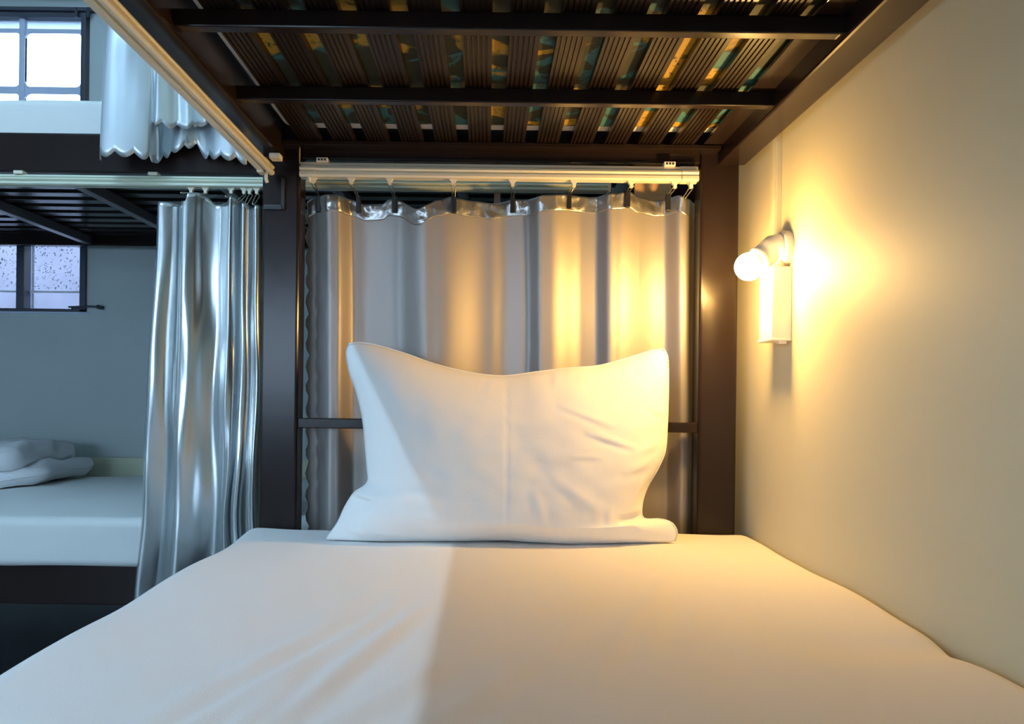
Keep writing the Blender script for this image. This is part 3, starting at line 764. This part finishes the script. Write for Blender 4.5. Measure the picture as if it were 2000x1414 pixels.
adopt(vc); tag(vc, 'pale satin curtain with scalloped hem hanging from the upper far bunk', 'curtain')
ut = empty('curtain_track', (-0.8, OTY, 1.98))
tp = [(OTY+p[0], 1.985+p[1]) for p in track_profile(0.026, 0.022)]
prism('channel', tp, 'X', OX0+0.085, OX1-0.09, IVORY, ut); adopt(ut)
tag(ut, 'curtain track at the top of the far bunk, above the scalloped curtain', 'curtain track')

# ------------------------------------------------------------------ wall lamp, switch box, cable trunking
lw = PW(1538, 486)                        # centre of the round base on the wall
lamp = empty('wall_lamp', lw)
def lathe(name, axis_o, axis_d, prof, m, parent, n=28):
    d = Vector(axis_d).normalized(); a = d.orthogonal().normalized(); b = d.cross(a); o_ = Vector(axis_o)
    vs = []; fs = []
    for (t, r) in prof:
        for k in range(n):
            an = 2*math.pi*k/n; vs.append(o_+d*t+(a*math.cos(an)+b*math.sin(an))*r)
    for i in range(len(prof)-1):
        for k in range(n): fs.append((i*n+k, i*n+(k+1) % n, (i+1)*n+(k+1) % n, (i+1)*n+k))
    bm = bmesh.new()
    me = bpy.data.meshes.new(name); me.from_pydata([tuple(v) for v in vs], [], fs); bm.from_mesh(me)
    for ring in (0, len(prof)-1):
        bm.verts.ensure_lookup_table()
        if prof[ring][1] > 1e-5: bm.faces.new([bm.verts[ring*n+k] for k in range(n)])
    bmesh.ops.remove_doubles(bm, verts=bm.verts, dist=1e-6); bmesh.ops.recalc_face_normals(bm, faces=bm.faces)
    bm.to_mesh(me); bm.free()
    o = put(name, me, m, parent, False)
    return o
lathe('base', lw, (-1, 0, 0), [(0, .031), (.010, .031), (.013, .0295), (.014, .026)], LAMPW, lamp)
# elbow: short neck out of the wall then bent down towards the bed
ax = Vector((-0.79, -0.15, -0.595)).normalized()
el0 = lw+Vector((-0.012, 0, 0)); el1 = el0+Vector((-0.013, 0, 0))
tube('elbow', [el0, el0+Vector((-0.008, 0, 0)), el1, el1+ax*0.010, el1+ax*0.020, el1+ax*0.031], [.0255, .0250, .0235, .0220, .0205, .0200], LAMPW, lamp, 28)
tip = el1+ax*0.031
lathe('socket_rim', tip, ax, [(-.002, .0195), (-.002, .0212), (.002, .0212), (.002, .0175)], LAMPW, lamp)
BULB = emis('warm_bulb_glow', (1.0, 0.58, 0.17), BULB_STRENGTH)
lathe('bulb_collar', tip, ax, [(-.004, .0125), (.004, .0130), (.009, .0170), (.0125, .0195)], LAMPW, lamp, 32)
bp = [(.0245-.0240*math.cos(t), .0240*math.sin(t)) for t in [1.05+k*(math.pi-1.05)/14 for k in range(15)]]
lathe('bulb', tip, ax, bp, BULB, lamp, 32).data.shade_smooth()
adopt(lamp); tag(lamp, 'lit bare bulb in a white angled wall lamp holder beside the pillow', 'wall lamp')
# switch box
s0 = PW(1548, 520); s1 = PW(1548, 664)
sb = empty('switch_box', (W, s0.y+0.03, s1.z))
box('body', (W-0.034, s0.y, s1.z+0.002), (W, s0.y+0.062, s0.z), LAMPW, sb, 0.002)
box('bottom_plate', (W-0.036, s0.y-0.001, s1.z-0.001), (W, s0.y+0.063, s1.z+0.003), LAMPW, sb, 0.001)
box('clip_tab', (W-0.020, s0.y+0.006, s1.z-0.006), (W-0.006, s0.y+0.020, s1.z), LAMPW, sb, 0.001)
tube('cable', [(W-0.012, s0.y+0.010, s0.z-0.002), (W-0.012, s0.y+0.012, s0.z+0.012)], 0.004, BRK, sb)
adopt(sb); tag(sb, 'white rectangular switch box on the cream wall below the bulb', 'switch box')
t0 = PW(1526, 262); t1 = PW(1526, 465)
tk = empty('cable_trunking', (W, t0.y, t1.z))
box('channel', (W-0.010, t1.y, lw.z+0.024), (W, t1.y+0.018, ZT-0.4), WALLY, tk, 0.001)
box('cover', (W-0.0125, t1.y+0.001, lw.z+0.026), (W-0.0098, t1.y+0.017, ZT-0.4), WALLY, tk, 0.0008)
adopt(tk); tag(tk, 'narrow cream cable trunking rising up the wall from the lamp', 'trunking')
